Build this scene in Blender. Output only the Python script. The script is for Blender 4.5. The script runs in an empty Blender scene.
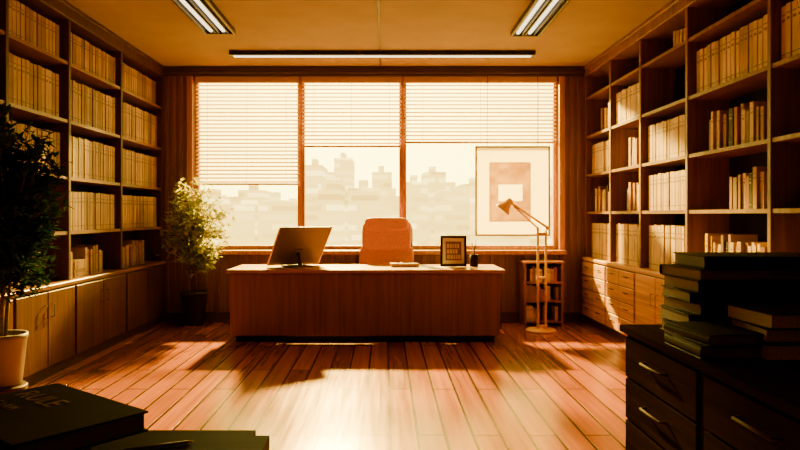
import bpy, bmesh, math, random
from mathutils import Vector, Matrix, Euler
random.seed(7)
F=680.0; CX=385.0; CY=215.0; CZ=1.31
def W(px,py,s): return Vector(((px-CX)/s, F/s, CZ+(CY-py)/s))
CH=CZ+148/81.6
WY=F/81.6
LX=-2.72; RX=2.45
scene=bpy.context.scene

# ---------------- materials ----------------
def nodes(m):
    m.use_nodes=True; nt=m.node_tree; return nt, nt.nodes, nt.links
def pmat(name,col,rough=.5,metal=0,var=.0,scale=20,bump=0,emit=None,es=0,spec=.5,coat=0):
    m=bpy.data.materials.new(name); nt,n,l=nodes(m); b=n['Principled BSDF']
    b.inputs['Base Color'].default_value=(*col,1); b.inputs['Roughness'].default_value=rough
    b.inputs['Metallic'].default_value=metal; b.inputs['Specular IOR Level'].default_value=spec
    b.inputs['Coat Weight'].default_value=coat
    tc=n.new('ShaderNodeTexCoord'); no=n.new('ShaderNodeTexNoise'); no.inputs['Scale'].default_value=scale
    l.new(tc.outputs['Object'],no.inputs['Vector'])
    if var>0:
        r=n.new('ShaderNodeValToRGB'); r.color_ramp.elements[0].position=.3; r.color_ramp.elements[1].position=.7
        r.color_ramp.elements[0].color=(*[c*(1-var) for c in col],1); r.color_ramp.elements[1].color=(*[min(1,c*(1+var)) for c in col],1)
        l.new(no.outputs['Fac'],r.inputs['Fac']); l.new(r.outputs['Color'],b.inputs['Base Color'])
    if bump>0:
        bp=n.new('ShaderNodeBump'); bp.inputs['Strength'].default_value=bump; bp.inputs['Distance'].default_value=.01
        l.new(no.outputs['Fac'],bp.inputs['Height']); l.new(bp.outputs['Normal'],b.inputs['Normal'])
    if emit: b.inputs['Emission Color'].default_value=(*emit,1); b.inputs['Emission Strength'].default_value=es
    return m
def wood(name,col,axis='z',rough=.4,var=.35,sc=1.0,spec=.5):
    m=bpy.data.materials.new(name); nt,n,l=nodes(m); b=n['Principled BSDF']
    b.inputs['Roughness'].default_value=rough; b.inputs['Specular IOR Level'].default_value=spec
    tc=n.new('ShaderNodeTexCoord'); mp=n.new('ShaderNodeMapping'); no=n.new('ShaderNodeTexNoise')
    s={'x':(1.2,28,28),'y':(28,1.2,28),'z':(28,28,1.2)}[axis]
    mp.inputs['Scale'].default_value=[v*sc for v in s]
    no.inputs['Scale'].default_value=1; no.inputs['Detail'].default_value=5; no.inputs['Distortion'].default_value=.6
    l.new(tc.outputs['Object'],mp.inputs['Vector']); l.new(mp.outputs['Vector'],no.inputs['Vector'])
    r=n.new('ShaderNodeValToRGB'); r.color_ramp.elements[0].position=.3; r.color_ramp.elements[1].position=.72
    r.color_ramp.elements[0].color=(*[c*(1-var) for c in col],1); r.color_ramp.elements[1].color=(*[min(1,c*(1+var)) for c in col],1)
    l.new(no.outputs['Fac'],r.inputs['Fac']); l.new(r.outputs['Color'],b.inputs['Base Color'])
    bp=n.new('ShaderNodeBump'); bp.inputs['Strength'].default_value=.12; bp.inputs['Distance'].default_value=.005
    l.new(no.outputs['Fac'],bp.inputs['Height']); l.new(bp.outputs['Normal'],b.inputs['Normal'])
    return m
def translucent(name,col,tw=.5):
    m=bpy.data.materials.new(name); nt,n,l=nodes(m)
    for x in list(n): n.remove(x)
    o=n.new('ShaderNodeOutputMaterial'); d=n.new('ShaderNodeBsdfDiffuse'); t=n.new('ShaderNodeBsdfTranslucent'); mx=n.new('ShaderNodeMixShader')
    d.inputs['Color'].default_value=(*col,1); t.inputs['Color'].default_value=(*col,1); mx.inputs['Fac'].default_value=tw
    l.new(d.outputs[0],mx.inputs[1]); l.new(t.outputs[0],mx.inputs[2]); l.new(mx.outputs[0],o.inputs['Surface'])
    return m
def leafmat(name,col,col2,tw):
    m=translucent(name,col,tw); nt=m.node_tree; n=nt.nodes; l=nt.links
    tc=n.new('ShaderNodeTexCoord'); no=n.new('ShaderNodeTexNoise'); no.inputs['Scale'].default_value=9
    r=n.new('ShaderNodeValToRGB'); r.color_ramp.elements[0].position=.35; r.color_ramp.elements[1].position=.65
    r.color_ramp.elements[0].color=(*col,1); r.color_ramp.elements[1].color=(*col2,1)
    l.new(tc.outputs['Object'],no.inputs['Vector']); l.new(no.outputs['Fac'],r.inputs['Fac'])
    for x in n:
        if x.type in('BSDF_DIFFUSE','BSDF_TRANSLUCENT'): l.new(r.outputs['Color'],x.inputs['Color'])
    return m
def floormat():
    m=bpy.data.materials.new('floor_planks'); nt,n,l=nodes(m); b=n['Principled BSDF']
    tc=n.new('ShaderNodeTexCoord'); mp=n.new('ShaderNodeMapping'); mp.inputs['Rotation'].default_value=(0,0,math.radians(90))
    l.new(tc.outputs['Object'],mp.inputs['Vector'])
    br=n.new('ShaderNodeTexBrick'); br.inputs['Scale'].default_value=1; br.inputs['Brick Width'].default_value=1.7
    br.inputs['Row Height'].default_value=.165; br.inputs['Mortar Size'].default_value=.008; br.inputs['Mortar Smooth'].default_value=.1
    br.offset=.37; br.offset_frequency=2; br.inputs['Bias'].default_value=0
    br.inputs['Color1'].default_value=(.46,.140,.002,1); br.inputs['Color2'].default_value=(.26,.065,.001,1); br.inputs['Mortar'].default_value=(.010,.002,.0005,1)
    l.new(mp.outputs['Vector'],br.inputs['Vector'])
    mp2=n.new('ShaderNodeMapping'); mp2.inputs['Scale'].default_value=(26,1.1,1); no=n.new('ShaderNodeTexNoise'); no.inputs['Scale'].default_value=1; no.inputs['Detail'].default_value=6
    l.new(tc.outputs['Object'],mp2.inputs['Vector']); l.new(mp2.outputs['Vector'],no.inputs['Vector'])
    r=n.new('ShaderNodeValToRGB'); r.color_ramp.elements[0].color=(.78,.78,.78,1); r.color_ramp.elements[1].color=(1.15,1.15,1.15,1)
    r.color_ramp.elements[0].position=.3; r.color_ramp.elements[1].position=.7
    l.new(no.outputs['Fac'],r.inputs['Fac'])
    mx=n.new('ShaderNodeMix'); mx.data_type='RGBA'; mx.blend_type='MULTIPLY'; mx.inputs['Factor'].default_value=1
    l.new(br.outputs['Color'],mx.inputs['A']); l.new(r.outputs['Color'],mx.inputs['B']); l.new(mx.outputs['Result'],b.inputs['Base Color'])
    mr=n.new('ShaderNodeMapRange'); mr.inputs['To Min'].default_value=.14; mr.inputs['To Max'].default_value=.30
    l.new(no.outputs['Fac'],mr.inputs['Value']); l.new(mr.outputs['Result'],b.inputs['Roughness'])
    bp=n.new('ShaderNodeBump'); bp.inputs['Strength'].default_value=.6; bp.inputs['Distance'].default_value=.004; bp.invert=True
    l.new(br.outputs['Fac'],bp.inputs['Height']); l.new(bp.outputs['Normal'],b.inputs['Normal'])
    b.inputs['Specular IOR Level'].default_value=.4
    b.inputs['Specular Tint'].default_value=(1,.52,.10,1)
    return m
M_floor=floormat()
M_wall=wood('wall_wood',(.20,.080,.010),'z',.5)
M_ceil=pmat('ceiling_plaster',(.36,.27,.16),.8,var=.06,scale=3)
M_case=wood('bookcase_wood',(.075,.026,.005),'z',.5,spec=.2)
M_case_r=wood('bookcase_wood_sunlit',(.20,.078,.012),'z',.45,spec=.25)  # right bookcase: gold of the window light put into the wood colour
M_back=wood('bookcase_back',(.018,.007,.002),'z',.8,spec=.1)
M_shelf=wood('shelf_wood',(.20,.075,.012),'y',.42,spec=.35)
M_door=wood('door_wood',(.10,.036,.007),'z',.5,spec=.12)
M_door_r=wood('drawer_wood_sunlit',(.60,.31,.04),'y',.4)  # right-hand fronts and counter: bright sunlit tone built into the base colour
M_desk=wood('desk_wood',(.24,.088,.014),'z',.45,.25,spec=.3)
M_desktop=wood('desktop_wood',(.42,.17,.025),'x',.28,.25)
M_dark=wood('dark_wood',(.018,.009,.006),'x',.55,spec=.04)
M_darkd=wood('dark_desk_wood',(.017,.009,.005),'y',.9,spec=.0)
M_trim=wood('trim_wood',(.06,.025,.006),'x',.45)
M_frame=wood('window_frame_wood',(.50,.22,.015),'z',.4)
M_metal=pmat('dark_metal',(.04,.035,.03),.35,.9)
M_handle=pmat('handle_metal',(.05,.032,.02),.7,0,spec=.1)
M_brass=pmat('brass',(.90,.56,.06),.4,.4)
M_black=pmat('black_plastic',(.015,.013,.012),.35)
M_grey=pmat('grey_plastic',(.13,.095,.065),.45,.1,spec=.3)
M_screen=pmat('screen_glass',(.02,.02,.03),.1)
M_leather=pmat('orange_leather',(.75,.30,.035),.5,var=.12,scale=60,bump=.15,spec=.3)
M_pageM=pmat('book_pages',(.62,.48,.26),.8,var=.1,scale=80)
M_cream=pmat('spine_cream',(.62,.44,.17),.6,var=.15,scale=6,spec=.2)
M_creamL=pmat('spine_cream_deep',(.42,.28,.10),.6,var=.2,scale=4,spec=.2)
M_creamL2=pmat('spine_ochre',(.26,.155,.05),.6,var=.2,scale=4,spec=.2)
M_tan=pmat('spine_tan',(.42,.25,.08),.6,var=.2,scale=6,spec=.2)
M_brown=pmat('spine_brown',(.20,.09,.02),.6,var=.2,scale=6,spec=.2)
M_darkb=pmat('spine_dark',(.03,.017,.009),.6,var=.2,scale=6,spec=.15)
M_red=pmat('spine_rust',(.32,.10,.012),.6,var=.2,scale=6,spec=.2)
M_gold=pmat('spine_label',(.14,.08,.025),.5)
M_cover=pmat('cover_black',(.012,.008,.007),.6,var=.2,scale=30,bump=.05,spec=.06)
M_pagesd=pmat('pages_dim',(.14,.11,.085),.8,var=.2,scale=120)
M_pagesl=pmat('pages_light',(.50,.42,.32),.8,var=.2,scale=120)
M_goldfoil=pmat('gold_foil',(.35,.25,.15),.35,.6)
M_pot=pmat('dark_ceramic',(.03,.022,.018),.45)
M_potw=pmat('pale_ceramic',(.24,.20,.16),.5,var=.1,scale=8)
M_soil=pmat('soil',(.03,.018,.01),.95,var=.4,scale=60,bump=.5)
M_bark=pmat('bark',(.12,.06,.025),.8,var=.3,scale=40,bump=.3)
M_leaf1=leafmat('leaf_light',(.28,.32,.03),(.55,.50,.07),.6)
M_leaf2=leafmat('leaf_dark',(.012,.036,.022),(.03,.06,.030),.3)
M_blind=translucent('blind_slat',(.94,.78,.34),.5)
M_blindrail=pmat('blind_rail',(.65,.42,.10),.5)
M_mat=translucent('paper_mat',(.97,.92,.68),.7)
M_art=leafmat('art_print',(.50,.36,.13),(.64,.50,.22),.6)
M_artw=translucent('art_light',(.97,.93,.82),.75)
M_tube=pmat('light_tube',(.9,.8,.6),.5,emit=(1,.90,.58),es=2.8)
M_white=pmat('white_paper',(.75,.68,.55),.7)
def glassmat():
    m=bpy.data.materials.new('window_glass'); nt,n,l=nodes(m)
    for x in list(n): n.remove(x)
    o=n.new('ShaderNodeOutputMaterial'); t=n.new('ShaderNodeBsdfTransparent'); g=n.new('ShaderNodeBsdfGlossy'); mx=n.new('ShaderNodeMixShader')
    g.inputs['Roughness'].default_value=.05; mx.inputs['Fac'].default_value=.05
    l.new(t.outputs[0],mx.inputs[1]); l.new(g.outputs[0],mx.inputs[2]); l.new(mx.outputs[0],o.inputs['Surface']); return m
M_glass=glassmat()

# ---------------- builder ----------------
class B:
    def __init__(s,name,mats): s.name=name; s.mats=mats; s.bm=bmesh.new()
    def mi(s,m):
        if m not in s.mats: s.mats.append(m)
        return s.mats.index(m)
    def obox(s,M,sx,sy,sz,m):
        i=s.mi(m); v=[s.bm.verts.new(M@Vector((a*sx/2,b*sy/2,c*sz/2))) for c in(-1,1) for a,b in((-1,-1),(1,-1),(1,1),(-1,1))]
        for f in((3,2,1,0),(4,5,6,7),(0,1,5,4),(1,2,6,5),(2,3,7,6),(3,0,4,7)):
            s.bm.faces.new([v[k] for k in f]).material_index=i
    def box(s,x0,x1,y0,y1,z0,z1,m,bev=0,seg=2,M=None):
        x0,x1=min(x0,x1),max(x0,x1)
        c=Matrix.Translation(((x0+x1)/2,(y0+y1)/2,(z0+z1)/2))
        if M: c=M@c
        if bev<=0: s.obox(c,x1-x0,y1-y0,z1-z0,m); return
        t=bmesh.new(); bmesh.ops.create_cube(t,size=1)
        for v in t.verts: v.co=Vector((v.co.x*(x1-x0),v.co.y*(y1-y0),v.co.z*(z1-z0)))
        bmesh.ops.bevel(t,geom=t.edges[:],offset=bev,segments=seg,profile=.5,affect='EDGES')
        s.merge(t,c,m,False)
    def merge(s,t,M,m,smooth):
        i=s.mi(m); bmesh.ops.transform(t,matrix=M,verts=t.verts[:])
        for f in t.faces: f.material_index=i; f.smooth=smooth
        me=bpy.data.meshes.new('t'); t.to_mesh(me); t.free(); s.bm.from_mesh(me); bpy.data.meshes.remove(me)
    def cyl(s,p0,p1,r0,r1,m,seg=20,smooth=True):
        p0=Vector(p0);p1=Vector(p1); d=p1-p0
        t=bmesh.new(); bmesh.ops.create_cone(t,cap_ends=True,segments=seg,radius1=r0,radius2=r1,depth=d.length)
        M=Matrix.Translation((p0+p1)/2)@d.to_track_quat('Z','Y').to_matrix().to_4x4()
        s.merge(t,M,m,smooth and False or smooth)
    def tube(s,pts,rs,m,seg=8):
        pts=[Vector(p) for p in pts]; i=s.mi(m); rings=[]
        if not isinstance(rs,(list,tuple)): rs=[rs]*len(pts)
        for k,p in enumerate(pts):
            d=(pts[min(k+1,len(pts)-1)]-pts[max(k-1,0)]).normalized()
            q=d.to_track_quat('Z','Y')
            rings.append([s.bm.verts.new(p+q@Vector((math.cos(a)*rs[k],math.sin(a)*rs[k],0))) for a in [2*math.pi*j/seg for j in range(seg)]])
        for a,b in zip(rings,rings[1:]):
            for j in range(seg):
                f=s.bm.faces.new((a[j],a[(j+1)%seg],b[(j+1)%seg],b[j])); f.material_index=i; f.smooth=True
        for r,rev in((rings[0],1),(rings[-1],0)):
            f=s.bm.faces.new(r[::-1] if rev else r); f.material_index=i
    def lathe(s,c,prof,m,seg=32):
        i=s.mi(m); c=Vector(c); rings=[]
        for r,z in prof: rings.append([s.bm.verts.new(c+Vector((math.cos(2*math.pi*j/seg)*r,math.sin(2*math.pi*j/seg)*r,z))) for j in range(seg)])
        for a,b in zip(rings,rings[1:]):
            for j in range(seg):
                f=s.bm.faces.new((a[j],a[(j+1)%seg],b[(j+1)%seg],b[j])); f.material_index=i; f.smooth=True
        s.bm.faces.new(rings[0][::-1]).material_index=i; s.bm.faces.new(rings[-1]).material_index=i
    def cushion(s,M,sx,sy,sz,m,e=.35,nu=28,nv=18,bend=0):
        i=s.mi(m)
        def sp(v,e): return math.copysign(abs(v)**e,v)
        g=[]
        for a in range(nv+1):
            ph=-math.pi/2+math.pi*a/nv; row=[]
            for b in range(nu):
                th=2*math.pi*b/nu
                x=sp(math.cos(ph),e)*sp(math.cos(th),e)*sx/2; y=sp(math.cos(ph),e)*sp(math.sin(th),e)*sy/2; z=sp(math.sin(ph),e)*sz/2
                y-=bend*(x/(sx/2))**2
                row.append(s.bm.verts.new(M@Vector((x,y,z))))
            g.append(row)
        for a in range(nv):
            for b in range(nu):
                try:
                    f=s.bm.faces.new((g[a][b],g[a][(b+1)%nu],g[a+1][(b+1)%nu],g[a+1][b])); f.material_index=i; f.smooth=True
                except: pass
    def leaf(s,p,d,up,L,w,m):
        i=s.mi(m); d=d.normalized(); r=d.cross(up)
        if r.length<.01: r=Vector((1,0,0))
        r.normalize(); u=r.cross(d)
        b=s.bm.verts.new(p); t=s.bm.verts.new(p+d*L-u*L*.15); mid=s.bm.verts.new(p+d*L*.5-u*w*.12)
        l1=s.bm.verts.new(p+d*L*.42+r*w/2+u*w*.1); r1=s.bm.verts.new(p+d*L*.42-r*w/2+u*w*.1)
        for f in((b,l1,mid),(l1,t,mid),(t,r1,mid),(r1,b,mid)):
            s.bm.faces.new(f).material_index=i
    def done(s,parent=None,recalc=True):
        if recalc: bmesh.ops.recalc_face_normals(s.bm,faces=s.bm.faces[:])
        me=bpy.data.meshes.new(s.name)
        xs=[v.co for v in s.bm.verts]
        o=Vector(((min(v.x for v in xs)+max(v.x for v in xs))/2,(min(v.y for v in xs)+max(v.y for v in xs))/2,min(v.z for v in xs)))
        bmesh.ops.translate(s.bm,vec=-o,verts=s.bm.verts[:])
        s.bm.to_mesh(me); s.bm.free()
        for m in s.mats: me.materials.append(m)
        ob=bpy.data.objects.new(s.name,me); scene.collection.objects.link(ob); ob.location=o
        if parent: ob.parent=parent
        return ob

def T(x,y,z): return Matrix.Translation((x,y,z))
def RZ(a): return Matrix.Rotation(math.radians(a),4,'Z')
def RXm(a): return Matrix.Rotation(math.radians(a),4,'X')
def RY(a): return Matrix.Rotation(math.radians(a),4,'Y')

# ---------------- room ----------------
WL=LX-.36; WR=RX+.36; Y0=-1.6
wx0,wx1=(193-CX)/81.6,(559-CX)/81.6; wz0=CZ-35/81.6; wz1=CZ+141/81.6
b=B('floor',[]); b.box(WL-.15,WR+.15,Y0-.15,WY+.25,-.1,0,M_floor); b.done()
b=B('ceiling',[]); b.box(WL-.15,WR+.15,Y0-.15,WY+.25,CH,CH+.12,M_ceil); b.done()
b=B('wall_left',[]); b.box(WL-.15,WL,Y0,WY+.25,0,CH,M_wall); b.done()
b=B('wall_right',[]); b.box(WR,WR+.15,Y0,WY+.25,0,CH,M_wall); b.done()
b=B('wall_front',[]); b.box(WL,WR,Y0-.15,Y0,0,CH,M_wall); b.done()
b=B('wall_back',[])
b.box(WL,wx0,WY,WY+.25,0,CH,M_wall); b.box(wx1,WR,WY,WY+.25,0,CH,M_wall)
b.box(wx0,wx1,WY,WY+.25,0,wz0,M_wall); b.box(wx0,wx1,WY,WY+.25,wz1,CH,M_wall)
x=LX+.03
while x<RX-.02:
    top=CH-.1 if (x<wx0-.06 or x>wx1+.05) else wz0-.06
    b.box(x,x+.045,WY-.018,WY,.12,top,M_wall,.004,1); x+=.085 if top>1 else .14
b.done()
b=B('trim_1',[]); b.box(LX,RX,WY-.06,WY,CH-.09,CH-.002,M_trim,.012); b.box(LX,RX,WY-.035,WY,CH-.12,CH-.09,M_trim,.006); b.done()
b=B('trim_2',[]); b.box(-.065,-.045,Y0,WY-.06,CH-.012,CH,M_trim); b.done()
b=B('baseboard_back',[]); b.box(LX+.04,RX-.04,WY-.035,WY-.0,0.0,.12,M_trim,.006); b.done()
b=B('trim_3',[]); b.box(wx0-.07,wx1+.07,WY-.13,WY+.1,wz0-.05,wz0,M_frame,.008); b.done()   # sill
b=B('trim_4',[])
b.box(wx0-.07,wx0,WY-.03,WY,wz0,wz1+.05,M_frame,.006); b.box(wx1,wx1+.07,WY-.03,WY,wz0,wz1+.05,M_frame,.006); b.box(wx0,wx1,WY-.03,WY,wz1,wz1+.05,M_frame,.006)
b.done()
# windows
mx=[wx0,(300-CX)/81.6,(403-CX)/81.6,wx1]
for i in range(3):
    b=B('window_%d'%(i+1),[]); a,c=mx[i],mx[i+1]; t=.045
    y0,y1=WY+.10,WY+.17
    b.box(a,a+t,y0,y1,wz0,wz1,M_frame,.006); b.box(c-t,c,y0,y1,wz0,wz1,M_frame,.006)
    b.box(a+t,c-t,y0,y1,wz0,wz0+.05,M_frame,.006); b.box(a+t,c-t,y0,y1,wz1-.05,wz1,M_frame,.006)
    b.box(a+t,c-t,WY+.133,WY+.137,wz0+.05,wz1-.05,M_glass)
    b.done()
# blinds
drops=[CZ+(CY-184)/81.6,CZ+(CY-146)/81.6,CZ+(CY-142)/81.6]
for i in range(3):
    b=B('venetian_blind',[]); a,c=mx[i]+.02,mx[i+1]-.02
    yb=WY+.055
    b.box(a,c,yb-.035,yb+.035,wz1-.10,wz1-.002,M_blindrail,.008)
    z=wz1-.13
    while z>drops[i]+.03:
        M=T((a+c)/2,yb,z)@RXm(28)
        b.obox(M@T(0,-.012,0)@RXm(6),c-a,.025,.0022,M_blind); b.obox(M@T(0,.0122,0)@RXm(-6),c-a,.025,.0022,M_blind)
        z-=.0475
    b.box(a,c,yb-.022,yb+.022,drops[i]-.012,drops[i]+.012,M_blindrail,.005)
    for k in(.12,.5,.88):
        xx=a+(c-a)*k; b.box(xx-.002,xx+.002,yb-.029,yb-.027,drops[i],wz1-.1,M_blindrail)
    b.done()

# ---------------- books ----------------
def book(b,M,d,t,h,cm,label=True):
    c=.003
    b.obox(M@T(-d/2,-t/2+c/2,h/2),d,c,h,cm); b.obox(M@T(-d/2,t/2-c/2,h/2),d,c,h,cm)
    b.obox(M@T(-c,0,h/2),2*c,t-2*c,h,cm)
    b.obox(M@T(-d/2-.002,0,h/2),d-.012,t-2*c,h-.008,M_pageM)
    if label:
        b.obox(M@T(.0006,0,h*.84),.0016,t*.8,h*.02,M_gold); b.obox(M@T(.0006,0,h*.74),.0016,t*.6,h*.05,M_gold); b.obox(M@T(.0006,0,h*.12),.0016,t*.8,h*.02,M_gold)
def fill_row(b,fx,side,y0,y1,z,zt,mode,rng):
    base=Matrix.Identity(4) if side>0 else Matrix.Rotation(math.pi,4,'Z')
    hmax=zt-z; y=y0+.012
    H=hmax*(.80 if mode=='full' else .66)
    end=y1-.012
    if mode=='part': end=y0+(y1-y0)*rng.uniform(.55,.95)
    if mode=='few': end=y0+(y1-y0)*rng.uniform(.25,.5)
    if mode=='partfar': y=y0+(y1-y0)*rng.uniform(.1,.4)
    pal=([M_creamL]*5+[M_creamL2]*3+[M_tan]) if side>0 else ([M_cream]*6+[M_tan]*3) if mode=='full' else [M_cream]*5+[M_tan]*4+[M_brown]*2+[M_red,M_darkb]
    while y<end-.06:
        u=rng.random()
        if mode!='full' and u<.05:
            w=.26
            if y+w>y1-.012: break
            zz=z+.002
            for k in range(rng.randint(2,4)):
                t=rng.uniform(.03,.05)
                M=T(fx-side*.05,y+w/2,zz+t/2)@base@RXm(90)@T(0,0,-w/2+.01)
                book(b,M,.2,t,w-.02-rng.random()*.03,rng.choice(pal)); zz+=t+.001
            y+=w+.01; continue
        if mode!='full' and u<.10:
            y+=rng.uniform(.06,.16); continue
        t=rng.uniform(.044,.056) if mode=='full' else rng.uniform(.028,.055)
        h=H*rng.uniform(.97,1.0) if mode=='full' else H*rng.uniform(.78,1.08)
        if y+t>end: break
        setb=.045+ (rng.uniform(0,.008) if mode=='full' else rng.uniform(0,.03))
        lean=0
        if mode!='full' and rng.random()<.08 and y+t+h*.2<end: lean=rng.uniform(5,10)
        if lean:
            a=math.radians(lean); M=T(fx-side*setb,y+t/2+math.sin(a)*h+.002,z+.002+t*.5*math.sin(a))@RXm(lean)@base
            book(b,M,.2,t,h,rng.choice(pal)); y+=t/math.cos(a)+math.sin(a)*h+.006
        else:
            M=T(fx-side*setb,y+t/2,z+.002)@base
            book(b,M,.2,t,h,rng.choice(pal)); y+=t+.010
def bookcase(name,bname,fx,side,ups,shelves,counter,top,modes,mcase,mdoor,style,seed):
    rng=random.Random(seed)
    D=.355; bk=fx-side*D
    b=B(name,[])
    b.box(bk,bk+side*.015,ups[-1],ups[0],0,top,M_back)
    for u in ups:
        a=u-.02
        if u==ups[0]: a=u-.042
        if u==ups[-1]: a=u
        b.box(bk+side*.015,fx,a,a+.04,counter,top,mcase,.003,1)
    for z in shelves[1:]:
        for k in range(len(ups)-1):
            b.box(bk+side*.015,fx-side*.008,ups[k+1]+.02,ups[k]-.02,z-.028,z,M_shelf if side>0 else mcase)
    b.box(bk+side*.015,fx+side*.015,ups[-1],ups[0]-.002,top-.13,top-.003,mcase,.006,1)
    b.box(bk+side*.015,fx+side*.03,ups[-1],ups[0]-.002,top-.04,top-.003,mcase,.006,1)
    cf=fx+side*.035
    b.box(bk+side*.015,cf+side*.02,ups[-1],ups[0]-.04,counter-.035,counter,M_shelf if side>0 else mdoor,.005,1)
    b.box(bk+side*.015,cf,ups[-1],ups[0]-.04,.09,counter-.035,mcase)
    b.box(bk+side*.015,cf-side*.04,ups[-1],ups[0]-.04,0,.09,M_trim)
    for k in range(len(ups)-1):
        y1=ups[k]-(.05 if k==0 else .015); y0=ups[k+1]+.015
        st=style[k]
        if st=='door':
            n=2 if y1-y0<1.25 else 3; w=(y1-y0)/n
            for j in range(n):
                ya=y0+j*w+.006; yb=ya+w-.012
                b.box(cf,cf+side*.018,ya,yb,.105,counter-.05,mdoor,.004,1)
                hy=yb-.05 if j%2==0 else ya+.05
                b.tube([(cf+side*.018,hy,.50),(cf+side*.04,hy,.50),(cf+side*.04,hy,.60),(cf+side*.018,hy,.60)],.004,M_handle,6)
        else:
            n=4; w=(counter-.05-.105)/n; cols=2 if y1-y0>.8 else 1; cw=(y1-y0)/cols
            for c in range(cols):
                for j in range(n):
                    za=.105+j*w+.006; ya=y0+c*cw+.006; yb=ya+cw-.012
                    b.box(cf,cf+side*.018,ya,yb,za,za+w-.012,mdoor,.004,1)
                    ym=(ya+yb)/2; zh=za+w*.6
                    b.tube([(cf+side*.018,ym-.05,zh),(cf+side*.035,ym-.05,zh),(cf+side*.035,ym+.05,zh),(cf+side*.018,ym+.05,zh)],.005,M_metal,6)
    case=b.done()
    b=B(bname,[])
    zs=[counter]+shelves[1:]+[top-.13+.028]
    for k in range(len(ups)-1):
        for r in range(len(zs)-1):
            md=modes[k][r]
            if md=='none': continue
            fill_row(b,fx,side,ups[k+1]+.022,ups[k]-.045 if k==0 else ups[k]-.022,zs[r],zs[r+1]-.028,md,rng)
    bo=b.done(recalc=False)
    return case
upsL=[WY-.002,7.03,5.87,4.9,3.8]
shL=[.75,1.17,1.64,2.13,2.63]
mL=[['part','full','full','full','full'],['part','full','full','full','full'],['few','few','full','full','full'],['few','part','full','full','full']]
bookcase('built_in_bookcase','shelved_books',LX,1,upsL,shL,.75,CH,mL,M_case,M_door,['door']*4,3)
upsR=[WY-.002,7.41,6.54,5.53,4.34,3.55]
shR=[.80,1.35,1.80,2.27,2.74]
mR=[['full','part','full','part','none'],['full','part','part','full','none'],['full','full','full','none','few'],['part','part','partfar','full','none'],['part','few','part','full','part']]
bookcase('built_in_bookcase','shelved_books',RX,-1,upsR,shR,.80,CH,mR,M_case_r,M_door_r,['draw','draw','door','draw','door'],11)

# ---------------- ceiling lights ----------------
def troffer(x0,x1,y0,y1):
    b=B('ceiling_light_panel',[])
    z=CH-.0005
    b.box(x0,x0+.025,y0,y1,z-.05,z,M_metal,.004,1); b.box(x1-.025,x1,y0,y1,z-.05,z,M_metal,.004,1)
    b.box(x0+.025,x1-.025,y0,y0+.025,z-.05,z,M_metal,.004,1); b.box(x0+.025,x1-.025,y1-.025,y1,z-.05,z,M_metal,.004,1)
    b.box(x0+.025,x1-.025,y0+.025,y1-.025,z-.012,z,M_grey)
    w=(x1-x0-.05)
    for k in (.18,.66):
        xx=x0+.025+w*k; b.box(xx-.016,xx+.016,y0+.04,y1-.04,z-.034,z-.012,M_tube,.006)
    for k in(.36,.48,.84):
        xx=x0+.025+w*k; b.box(xx-.006,xx+.006,y0+.025,y1-.025,z-.045,z-.012,M_metal)
    b.done()
troffer(-1.76,-1.46,4.6,F/102.2); troffer(1.24,1.53,4.6,F/101)
b=B('linear_ceiling_light',[])
yl=F/90.
b.box(-1.72,1.66,yl-.07,yl+.07,CH-.05,CH-.0005,M_metal,.006); b.box(-1.68,1.62,yl-.03,yl+.03,CH-.056,CH-.048,M_tube,.002)
b.done()

# ---------------- main desk ----------------
dx0=(228-CX)/97.5; dx1=(505-CX)/97.5; dy0=F/97.5; dy1=dy0+.74
b=B('executive_desk',[])
b.box(dx0-.01,dx1,dy0-.03,dy1,.715,.75,M_desktop,.006)
b.box(dx0+.02,dx1-.05,dy0,dy0+.03,.07,.715,M_desk,.003)
n=3; w=(dx1-dx0-.07)/n
for k in range(n): b.box(dx0+.02+k*w+.002,dx0+.02+(k+1)*w-.002,dy0-.006,dy0,.075,.70,M_desk,.002,1)
b.box(dx0+.02,dx0+.5,dy0+.03,dy1-.04,.07,.715,M_desk,.004); b.box(dx1-.53,dx1-.05,dy0+.03,dy1-.04,.07,.715,M_desk,.004)
b.box(dx0+.07,dx1-.10,dy0+.05,dy0+.08,0,.07,M_dark); b.box(dx0+.07,dx0+.45,dy0+.08,dy1-.1,0,.07,M_dark); b.box(dx1-.48,dx1-.10,dy0+.08,dy1-.1,0,.07,M_dark)
for k in range(3):
    for xa,xb in((dx0+.04,dx0+.48),(dx1-.51,dx1-.07)):
        b.box(xa,xb,dy1-.04,dy1-.022,.09+k*.205,.28+k*.205,M_desk,.004); b.tube([((xa+xb)/2-.06,dy1-.022,.2+k*.205),((xa+xb)/2-.06,dy1-.002,.2+k*.205),((xa+xb)/2+.06,dy1-.002,.2+k*.205),((xa+xb)/2+.06,dy1-.022,.2+k*.205)],.005,M_metal,6)
b.done()

# slim computer, screen tilted back, rear side towards the camera
b=B('desktop_monitor',[])
zt=.751; yaw=36
base=W(298,265,92.5); P=T(base.x,base.y+.02,zt)@RZ(yaw)
lean=Matrix.Rotation(math.radians(36),4,'X')
S=P@T(0,.11,.018)@lean
sw,sh=.64,.51
b.box(-sw/2,sw/2,-.007,.009,0,sh,M_grey,.006,2,M=S); b.box(-sw/2+.015,sw/2-.015,.009,.011,.015,sh-.015,M_screen,M=S)
b.box(-sw/2,-sw/2+.012,-.0085,.0105,.004,sh-.004,M_brass,.003,1,M=S); b.box(sw/2-.010,sw/2,-.0085,.0105,.004,sh-.004,M_brass,.003,1,M=S)  # brass-coloured strips stand in for light catching the panel's side edges
b.box(-.04,.04,-.022,-.007,.12,.22,M_grey,.006,2,M=S)
b.box(-.13,.13,-.11,.16,0,.014,M_grey,.006,2,M=P)
p0=P@Vector((0,-.05,.012)); p1=S@Vector((0,-.015,.17))
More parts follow.
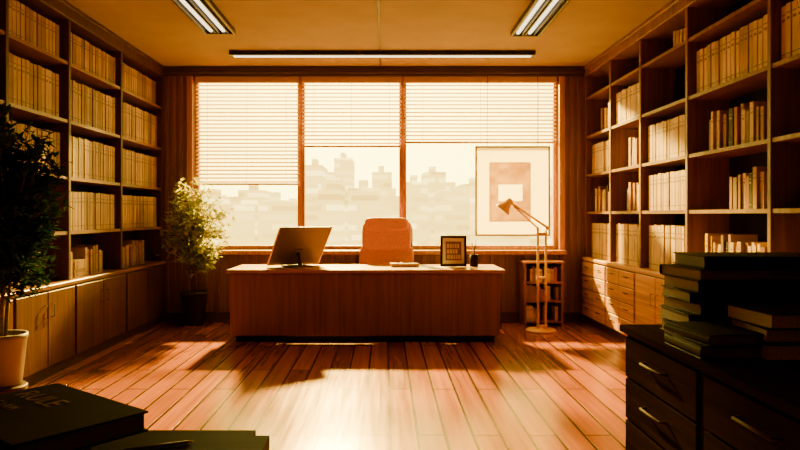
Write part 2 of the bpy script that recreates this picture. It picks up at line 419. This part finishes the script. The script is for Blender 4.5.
b.tube([p0,p0.lerp(p1,.5)+Vector((0,0,.004)),p1],[.022,.018,.018],M_metal,12)
b.done()

b=B('notebook',[])
p=W(404,266,92)
M=T(p.x,p.y,.7505)@RZ(8)
b.box(-.15,.15,-.10,.10,0,.004,M_darkb,.001,1,M=M); b.box(-.145,.147,-.097,.097,.004,.034,M_pageM,M=M); b.box(-.15,.15,-.10,.10,.034,.038,M_brown,.001,1,M=M)
b.tube([M@Vector((-.08,-.03,.0425)),M@Vector((.08,.01,.0425))],.0045,M_black,8)
b.done()
b=B('loose_papers',[])
for k in range(5): b.box(-.105,.105,-.15,.15,k*.0012,k*.0012+.001,M_white,M=T(.62+k*.004,dy0+.22,.7505)@RZ(60+k*3))
b.done()
b=B('desk_photo_frame',[])
p=W(453.5,266,92.5); M=T(p.x,p.y,.754)@RZ(-4)@RXm(-9)
fw,fh=.285,.335
b.box(-fw/2,-fw/2+.026,-.01,.01,0,fh,M_dark,.004,2,M=M); b.box(fw/2-.026,fw/2,-.01,.01,0,fh,M_dark,.004,2,M=M)
b.box(-fw/2+.02,fw/2-.02,-.01,.01,0,.026,M_dark,.004,2,M=M); b.box(-fw/2+.02,fw/2-.02,-.01,.01,fh-.026,fh,M_dark,.004,2,M=M)
b.box(-fw/2+.02,fw/2-.02,-.002,.006,.02,fh-.02,M_white,M=M)
b.box(-.085,.085,-.004,-.002,.065,.27,M_brown,M=M)
rr=random.Random(2)
for k in range(3):
    xx=-.07
    while xx<.05:
        ww=rr.uniform(.012,.03); b.box(xx,xx+ww,-.0055,-.004,.08+k*.06,.125+k*.06,M_cream,M=M); xx+=ww+.008
b.box(-.03,.03,.0,.006,.0,.2,M_dark,M=M@T(0,.01,0)@RXm(-4))
b.tube([M@Vector((0,.01,.22)),Vector((p.x+.005,p.y+.14,.757))],.006,M_dark,6)
b.done()
b=B('pencil_cup',[])
p=W(474,266,92); c=Vector((p.x,p.y,.7505))
b.lathe(c,[(.042,0),(.046,.005),(.046,.13),(.042,.13),(.042,.01)],M_dark,24)
for k,(ax,ay,m,L) in enumerate([(.02,.01,M_black,.28),(-.015,.012,M_brass,.24),(.0,-.02,M_red,.22),(-.022,-.01,M_cream,.24)]):
    b.tube([c+Vector((-ax*.6,-ay*.6,.012)),c+Vector((ax*1.1,ay*1.1,L))],.005,m,6); b.tube([c+Vector((ax*1.1,ay*1.1,L)),c+Vector((ax*1.2,ay*1.2,L+.02))],[.005,.0008],M_pageM,6)
b.done()

# ---------------- office chair ----------------
b=B('office_chair',[])
C=T(.0,dy1+.27,0)@RZ(-6)
bk=C@T(0,.20,.52)@RXm(-8)
b.cushion(bk@T(0,0,.20),.66,.13,.50,M_leather,.38,bend=.05)
b.cushion(bk@T(0,-.03,.53),.60,.14,.38,M_leather,.42,bend=.05)
b.cushion(bk@T(0,-.08,.67),.53,.09,.17,M_leather,.5,bend=.04)
b.cushion(bk@T(0,.055,.38),.62,.05,.72,M_darkb,.35,bend=.05)
b.cushion(C@T(0,-.05,.44),.60,.52,.13,M_leather,.4)
b.cushion(C@T(0,-.05,.375),.46,.44,.05,M_black,.3)
for sx in(-1,1):
    q=[C@Vector((sx*.28,.14,.42)),C@Vector((sx*.345,.14,.50)),C@Vector((sx*.345,.12,.63)),C@Vector((sx*.345,-.14,.64))]
    b.tube(q,.016,M_metal,10)
    b.cushion(C@T(sx*.345,-.02,.655),.075,.32,.05,M_leather,.5,16,10)
b.tube([C@Vector((0,.0,.36)),C@Vector((0,0,.12))],[.03,.03],M_metal,16); b.tube([C@Vector((0,0,.2)),C@Vector((0,0,.07))],[.042,.05],M_black,16)
for k in range(5):
    a=math.radians(72*k+20); e=C@Vector((math.cos(a)*.29,math.sin(a)*.29,.07))
    b.tube([C@Vector((0,0,.10)),e],[.03,.016],M_metal,8)
    b.tube([e,e-Vector((0,0,.02))],.01,M_metal,8); 
    b.tube([e+Vector((-.02,0,-.038)),e+Vector((.02,0,-.038))],.03,M_black,14)
b.done()

# ---------------- floor lamp ----------------
b=B('floor_lamp',[])
s=88.5; bx=(541-CX)/s; by=F/s
b.lathe((bx,by,0),[(.17,0),(.172,.012),(.16,.022),(.03,.028),(.02,.05)],M_brass,36)
b.tube([(bx-.035,by,.02),(bx-.035,by,1.17)],.014,M_brass,10); b.tube([(bx+.055,by,.02),(bx+.055,by,1.12)],.014,M_brass,10)
for z in(.06,.6,1.10): b.box(bx-.05,bx+.07,by-.014,by+.014,z-.012,z+.012,M_brass,.004)
j=W(548,228,s); e=W(511,203,s)
b.tube([(bx+.055,by,1.12),j,e],.013,M_brass,10); b.tube([(bx-.035,by,1.16),e+Vector((.03,0,-.035))],.010,M_brass,8)
b.cyl(j+Vector((0,-.02,0)),j+Vector((0,.02,0)),.022,.022,M_brass,16)
def lathM(b,M,prof,m,seg=28):
    i=b.mi(m); rings=[[b.bm.verts.new(M@Vector((math.cos(2*math.pi*q/seg)*r,math.sin(2*math.pi*q/seg)*r,z))) for q in range(seg)] for r,z in prof]
    for a,c in zip(rings,rings[1:]):
        for q in range(seg):
            f=b.bm.faces.new((a[q],a[(q+1)%seg],c[(q+1)%seg],c[q])); f.material_index=i; f.smooth=True
Mh=Matrix.Translation(e+Vector((-.02,0,.01)))@Vector((.62,-.1,.75)).to_track_quat('Z','Y').to_matrix().to_4x4()
lathM(b,Mh,[(.0,.04),(.025,.04),(.035,.03),(.042,-.02),(.055,-.05),(.095,-.11),(.098,-.12),(.092,-.117),(.05,-.05),(.02,-.02),(0,-.015)],M_brass)
lathM(b,Mh,[(.0,-.03),(.02,-.04),(.03,-.07),(.02,-.09),(0,-.10)],M_white,16)
b.done(recalc=False)

# ---------------- large framed print ----------------
b=B('framed_art_print',[])
s=82.9; y=F/s; a=W(475,146,s); c=W(550,236,s)
x0,x1,z1,z0=a.x,c.x,a.z,c.z; t=.022
M_fr=pmat('light_frame',(.50,.32,.10),.4)
b.box(x0,x0+t,y-.015,y+.015,z0,z1,M_fr,.004); b.box(x1-t,x1,y-.015,y+.015,z0,z1,M_fr,.004)
b.box(x0+t,x1-t,y-.015,y+.015,z0,z0+t,M_fr,.004); b.box(x0+t,x1-t,y-.015,y+.015,z1-t,z1,M_fr,.004)
p=W(490,163,s); q=W(530,221,s)
b.box(x0+t,p.x,y-.001,y+.001,z0+t,z1-t,M_mat); b.box(q.x,x1-t,y-.001,y+.001,z0+t,z1-t,M_mat)
b.box(p.x,q.x,y-.001,y+.001,z0+t,q.z,M_mat); b.box(p.x,q.x,y-.001,y+.001,p.z,z1-t,M_mat)
b.box(p.x-.008,p.x,y-.004,y-.001,q.z,p.z,M_fr); b.box(q.x,q.x+.008,y-.004,y-.001,q.z,p.z,M_fr); b.box(p.x,q.x,y-.004,y-.001,p.z,p.z+.008,M_fr); b.box(p.x,q.x,y-.004,y-.001,q.z-.008,q.z,M_fr)
ax0,ax1,az0,az1=p.x+.10,q.x-.09,q.z+.24,q.z+.44
b.box(p.x,ax0,y-.001,y+.001,q.z,p.z,M_art); b.box(ax1,q.x,y-.001,y+.001,q.z,p.z,M_art)
b.box(ax0,ax1,y-.001,y+.001,q.z,az0,M_art); b.box(ax0,ax1,y-.001,y+.001,az1,p.z,M_art)
b.box(ax0,ax1,y-.001,y+.001,az0,az1,M_artw)
for xx in(x0+.15,x1-.15): b.tube([(xx,y,z1-.005),(xx,y,CH-.12),(xx,WY-.03,CH-.11)],.003,M_metal,6)
b.done()

# ---------------- low cabinet under window ----------------
b=B('low_bookshelf',[])
x0,x1=1.64,2.10; ya,yb=WY-.33,WY-.04; H=.74
b.box(x0,x0+.025,ya,yb,0,H,M_desk,.003); b.box(x1-.025,x1,ya,yb,0,H,M_desk,.003); b.box(x0+.025,x1-.025,yb-.012,yb,0,H,M_back)
for z in(.04,.28,.50): b.box(x0+.025,x1-.025,ya,yb-.012,z-.0,z+.022,M_desk,.002,1)
b.box(x0-.01,x1+.01,ya-.01,yb,H,H+.025,M_desktop,.004)
rg=random.Random(5)
for z in(.062,.302,.522):
    x=x0+.03
    while x<x1-.08:
        t=rg.uniform(.025,.045); h=rg.uniform(.13,.18)
        if rg.random()<.8: book(b,T(x+t/2,ya+.03,z+.001)@RZ(-90),.17,t,h,rg.choice([M_cream,M_tan,M_brown,M_red]))
        x+=t+.002
b.done()

# ---------------- plants ----------------
def plant(name,pot_c,pot_prof,potm,soil_r,soil_z,trunk_top,center,rad,nb,nl,L,wd,lm,clip,seed,upb=.3):
    rg=random.Random(seed); b=B(name,[])
    pc=Vector(pot_c); b.lathe(pc,pot_prof,potm,36)
    b.lathe(pc,[(soil_r,soil_z-.03),(soil_r,soil_z),(soil_r*.5,soil_z+.012),(.005,soil_z+.015)],M_soil,24)
    c=Vector(center); tt=Vector(trunk_top)
    stems=[]
    for k in range(3):
        st=pc+Vector((rg.uniform(-.03,.03),rg.uniform(-.03,.03),soil_z)); e=tt+Vector((rg.uniform(-.12,.12),rg.uniform(-.08,.08),rg.uniform(-.15,.15)))
        m1=st.lerp(e,.5)+Vector((rg.uniform(-.04,.04),rg.uniform(-.03,.03),0))
        pts=[st,st.lerp(m1,.5)+Vector((rg.uniform(-.01,.01),0,0)),m1,m1.lerp(e,.5)+Vector((rg.uniform(-.02,.02),0,0)),e]
        b.tube(pts,[.014,.012,.010,.007,.004],M_bark,7); stems.append(pts)
    def ok(p): return clip(p)
    for k in range(nb):
        while True:
            v=Vector((rg.uniform(-1,1),rg.uniform(-1,1),rg.uniform(-1,1)))
            if .35<v.length<1: break
        tgt=c+Vector((v.x*rad[0],v.y*rad[1],v.z*rad[2]))
        if not ok(tgt): continue
        pts=rg.choice(stems); u=rg.uniform(.45,1); 
        f=u*(len(pts)-1); i=min(int(f),len(pts)-2); o=pts[i].lerp(pts[i+1],f-i)
        if o.z>tgt.z+.1: o=pts[2]
        mid=o.lerp(tgt,.5)+Vector((0,0,.05))
        b.tube([o,mid,tgt],[.005,.0035,.0015],M_bark,5)
        for q in range(nl):
            w=rg.uniform(.25,1); p=(o.lerp(mid,w*2) if w<.5 else mid.lerp(tgt,w*2-1))
            p=p+Vector((rg.uniform(-1,1),rg.uniform(-1,1),rg.uniform(-1,1)))*.03
            d=Vector((rg.uniform(-1,1),rg.uniform(-1,1),rg.uniform(-.5,.9)+upb*.3))
            l=L*rg.uniform(.7,1.2)
            if ok(p+d.normalized()*l) and ok(p): b.leaf(p,d,Vector((0,0,1)),l,l*wd,lm)
    return b.done(recalc=False)
s=83.8; pc=((194-CX)/s,F/s,0)
prof=[(.10,0),(.115,.005),(.155,.36),(.165,.365),(.165,.40),(.15,.40),(.145,.33)]
plant('potted_tree',pc,prof,M_pot,.145,.35,(pc[0]+.02,pc[1],1.35),(pc[0]+.08,pc[1]-.18,1.18),(.46,.28,.64),140,14,.09,.55,M_leaf1,
      lambda p:p.x>LX+.06 and p.y<WY-.14,4)
s=153; pc=(-2.50,F/s,.20)
b=B('plant_stand',[])
b.lathe((pc[0],pc[1],.16),[(.14,0),(.15,.01),(.15,.03),(.14,.04)],M_case,32)
for k in range(4):
    a=math.radians(45+90*k); b.tube([(pc[0]+math.cos(a)*.10,pc[1]+math.sin(a)*.10,.165),(pc[0]+math.cos(a)*.125,pc[1]+math.sin(a)*.125,.0)],[.014,.010],M_case,8)
b.done()
prof=[(.10,0),(.115,.006),(.145,.30),(.15,.305),(.15,.335),(.135,.335),(.13,.28)]
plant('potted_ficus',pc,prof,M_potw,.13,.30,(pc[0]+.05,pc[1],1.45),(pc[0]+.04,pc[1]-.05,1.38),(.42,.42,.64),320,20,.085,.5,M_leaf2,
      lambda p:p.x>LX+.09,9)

# ---------------- foreground dark desk (right) ----------------
b=B('drawer_desk',[])
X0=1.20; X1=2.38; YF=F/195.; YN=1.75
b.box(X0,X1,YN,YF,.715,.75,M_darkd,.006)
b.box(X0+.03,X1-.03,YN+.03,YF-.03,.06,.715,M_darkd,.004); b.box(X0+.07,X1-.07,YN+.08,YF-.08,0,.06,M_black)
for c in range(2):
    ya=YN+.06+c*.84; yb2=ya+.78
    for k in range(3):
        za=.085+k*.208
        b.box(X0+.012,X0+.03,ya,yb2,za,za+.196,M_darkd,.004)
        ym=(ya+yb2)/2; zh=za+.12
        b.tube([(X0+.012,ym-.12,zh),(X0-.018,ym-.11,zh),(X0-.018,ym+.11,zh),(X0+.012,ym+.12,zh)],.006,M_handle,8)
b.done()
def bigbook(b,M,L,D,H,cm,pm):
    c=.005
    b.box(-L/2,L/2,-D/2,D/2,0,c,cm,.0015,1,M=M); b.box(-L/2,L/2,-D/2,D/2,H-c,H,cm,.0015,1,M=M)
    b.box(-L/2+.008,L/2-.008,-D/2+.012,D/2-.008,c,H-c,pm,M=M)
    i=b.mi(cm); seg=6; rows=[]
    for k in range(seg+1):
        a=-math.pi/2+math.pi*k/seg; z=H/2+math.sin(a)*H/2; y=-D/2+.012-math.cos(a)*.014
        rows.append((b.bm.verts.new(M@Vector((-L/2,y,z))),b.bm.verts.new(M@Vector((L/2,y,z)))))
    for p,q in zip(rows,rows[1:]):
        f=b.bm.faces.new((p[0],p[1],q[1],q[0])); f.material_index=i; f.smooth=True
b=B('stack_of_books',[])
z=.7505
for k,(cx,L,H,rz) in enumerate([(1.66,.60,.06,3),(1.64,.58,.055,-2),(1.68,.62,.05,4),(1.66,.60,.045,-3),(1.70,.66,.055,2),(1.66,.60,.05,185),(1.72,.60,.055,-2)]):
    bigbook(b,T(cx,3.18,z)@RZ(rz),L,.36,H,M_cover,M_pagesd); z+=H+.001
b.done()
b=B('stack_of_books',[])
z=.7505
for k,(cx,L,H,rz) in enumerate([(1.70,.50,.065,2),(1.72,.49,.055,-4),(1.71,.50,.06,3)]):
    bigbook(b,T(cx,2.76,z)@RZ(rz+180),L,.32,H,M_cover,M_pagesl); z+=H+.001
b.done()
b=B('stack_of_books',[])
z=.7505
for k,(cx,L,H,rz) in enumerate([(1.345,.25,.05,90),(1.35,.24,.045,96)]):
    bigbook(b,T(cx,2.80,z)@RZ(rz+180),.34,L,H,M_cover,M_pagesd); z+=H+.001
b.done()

# ---------------- foreground table (left) ----------------
b=B('side_table',[])
tx1=-.34; tx0=-1.9; ty1=F/331.; ty0=1.15; zt=.66
t=bmesh.new(); bmesh.ops.create_cube(t,size=1)
for v in t.verts: v.co=Vector((v.co.x*(tx1-tx0),v.co.y*(ty1-ty0),v.co.z*.04))
bmesh.ops.bevel(t,geom=[e for e in t.edges if abs(e.verts[0].co.z-e.verts[1].co.z)>.01],offset=.05,segments=6,affect='EDGES')
b.merge(t,T((tx0+tx1)/2,(ty0+ty1)/2,zt-.02),M_dark,False)
b.box(tx0+.1,tx1-.1,ty0+.08,ty1-.08,zt-.12,zt-.04,M_dark,.004)
for xx in(tx0+.12,tx1-.16):
    for yy in(ty0+.1,ty1-.14): b.box(xx,xx+.045,yy,yy+.045,0,zt-.04,M_dark,.004)
b.done()
b=B('stack_of_books',[])
z=zt+.0005
bigbook(b,T(-.96,1.66,z)@RZ(-30),.38,.27,.06,M_cover,M_pagesd); z+=.061
bigbook(b,T(-.92,1.67,z)@RZ(-44),.38,.26,.055,M_darkb,M_pagesd); z+=.056
Mt=T(-.86,1.69,z)@RZ(-38); bigbook(b,Mt,.456,.32,.05,M_cover,M_pagesd)
for txt,sz,yy in(('RULE',.085,.0),('OF LAW',.04,-.07)):
    cu=bpy.data.curves.new('title','FONT'); cu.body=txt; cu.size=sz; cu.extrude=.0006
    to=bpy.data.objects.new('title',cu); scene.collection.objects.link(to); bpy.context.view_layer.update()
    dg=bpy.context.evaluated_depsgraph_get(); me=bpy.data.meshes.new_from_object(to.evaluated_get(dg))
    me.transform(Mt@T(-.19,yy+.02,.0508)); i=b.mi(M_goldfoil); nf=len(b.bm.faces); b.bm.from_mesh(me); b.bm.faces.ensure_lookup_table()
    for f in b.bm.faces[nf:]: f.material_index=i
    bpy.data.objects.remove(to); bpy.data.meshes.remove(me)
b.done()
b=B('ballpoint_pen',[])
b.tube([(-.78+.06,1.86,zt+.0055),(-.56,1.93,zt+.0055)],.005,M_grey,10); b.tube([(-.56,1.93,zt+.0055),(-.545,1.935,zt+.0055)],[.005,.001],M_brass,10)
b.done()

# ---------------- city outside ----------------
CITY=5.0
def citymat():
    m=bpy.data.materials.new('building_haze_glow'); nt,n,l=nodes(m)  # buildings emit their own light, standing in for backlit haze
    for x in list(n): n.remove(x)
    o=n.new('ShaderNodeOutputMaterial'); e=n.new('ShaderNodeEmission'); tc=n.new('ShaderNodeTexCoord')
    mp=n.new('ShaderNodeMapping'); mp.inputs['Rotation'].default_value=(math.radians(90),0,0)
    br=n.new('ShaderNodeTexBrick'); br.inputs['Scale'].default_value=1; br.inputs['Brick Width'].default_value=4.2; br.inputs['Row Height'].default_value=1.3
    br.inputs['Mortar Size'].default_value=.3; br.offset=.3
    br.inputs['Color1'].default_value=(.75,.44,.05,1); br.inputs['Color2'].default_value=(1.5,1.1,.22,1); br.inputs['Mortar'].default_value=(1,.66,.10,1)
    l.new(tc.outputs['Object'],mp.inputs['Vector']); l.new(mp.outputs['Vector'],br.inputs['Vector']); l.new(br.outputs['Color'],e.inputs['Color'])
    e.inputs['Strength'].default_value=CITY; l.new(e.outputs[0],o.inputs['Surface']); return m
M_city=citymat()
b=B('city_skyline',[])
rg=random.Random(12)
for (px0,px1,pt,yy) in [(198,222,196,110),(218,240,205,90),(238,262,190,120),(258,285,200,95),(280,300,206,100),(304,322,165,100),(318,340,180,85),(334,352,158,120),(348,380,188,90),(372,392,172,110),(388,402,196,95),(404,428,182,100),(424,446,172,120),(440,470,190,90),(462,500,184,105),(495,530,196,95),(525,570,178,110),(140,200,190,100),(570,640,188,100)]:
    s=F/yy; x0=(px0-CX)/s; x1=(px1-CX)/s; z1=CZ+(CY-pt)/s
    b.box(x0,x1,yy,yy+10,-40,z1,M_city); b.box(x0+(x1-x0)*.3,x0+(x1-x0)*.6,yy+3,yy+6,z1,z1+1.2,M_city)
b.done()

# ---------------- light ----------------
w=bpy.data.worlds.new('sunset_sky'); scene.world=w; w.use_nodes=True; nt=w.node_tree; n=nt.nodes; l=nt.links
bg=n['Background']; tc=n.new('ShaderNodeTexCoord'); sp=n.new('ShaderNodeSeparateXYZ'); r=n.new('ShaderNodeValToRGB')
l.new(tc.outputs['Generated'],sp.inputs[0]); mr=n.new('ShaderNodeMapRange'); mr.inputs['From Min'].default_value=-.3; mr.inputs['From Max'].default_value=.6
l.new(sp.outputs['Z'],mr.inputs['Value']); l.new(mr.outputs['Result'],r.inputs['Fac']); l.new(r.outputs['Color'],bg.inputs['Color'])
e=r.color_ramp.elements; e[0].position=0; e[0].color=(.8,.50,.05,1); e[1].position=1; e[1].color=(.8,.52,.06,1)
x=e.new(.36); x.color=(1,.80,.14,1)
dt=n.new('ShaderNodeVectorMath'); dt.operation='DOT_PRODUCT'; dt.inputs[1].default_value=Vector((-.02,.985,.14)).normalized()
l.new(tc.outputs['Generated'],dt.inputs[0])
cl=n.new('ShaderNodeMath'); cl.operation='MAXIMUM'; cl.inputs[1].default_value=0; l.new(dt.outputs['Value'],cl.inputs[0])
pw=n.new('ShaderNodeMath'); pw.operation='POWER'; pw.inputs[1].default_value=22; l.new(cl.outputs[0],pw.inputs[0])
ma=n.new('ShaderNodeMath'); ma.operation='MULTIPLY_ADD'; ma.inputs[1].default_value=9.0; ma.inputs[2].default_value=7.0; l.new(pw.outputs[0],ma.inputs[0])
l.new(ma.outputs[0],bg.inputs['Strength'])
sd=bpy.data.lights.new('low_sun','POINT'); sd.energy=62000; sd.color=(1,.62,.08); sd.shadow_soft_size=.25
so=bpy.data.objects.new('low_sun',sd); scene.collection.objects.link(so); so.location=(-1.1,14.5,5.4)
pl=bpy.data.lights.new('window_portal','AREA'); pl.shape='RECTANGLE'; pl.size=wx1-wx0; pl.size_y=wz1-wz0; pl.cycles.is_portal=True
po=bpy.data.objects.new('window_portal',pl); scene.collection.objects.link(po); po.location=((wx0+wx1)/2,WY+.24,(wz0+wz1)/2); po.rotation_euler=(math.radians(-90),0,0)

# ---------------- camera ----------------
cd=bpy.data.cameras.new('camera'); cam=bpy.data.objects.new('camera',cd); scene.collection.objects.link(cam)
cam.location=(0,0,CZ); cam.rotation_euler=(math.radians(90),0,0)
cd.sensor_width=36; cd.lens=F/800*36; cd.shift_x=15/800; cd.shift_y=-10/800; cd.clip_end=500; cd.clip_start=.05
scene.camera=cam
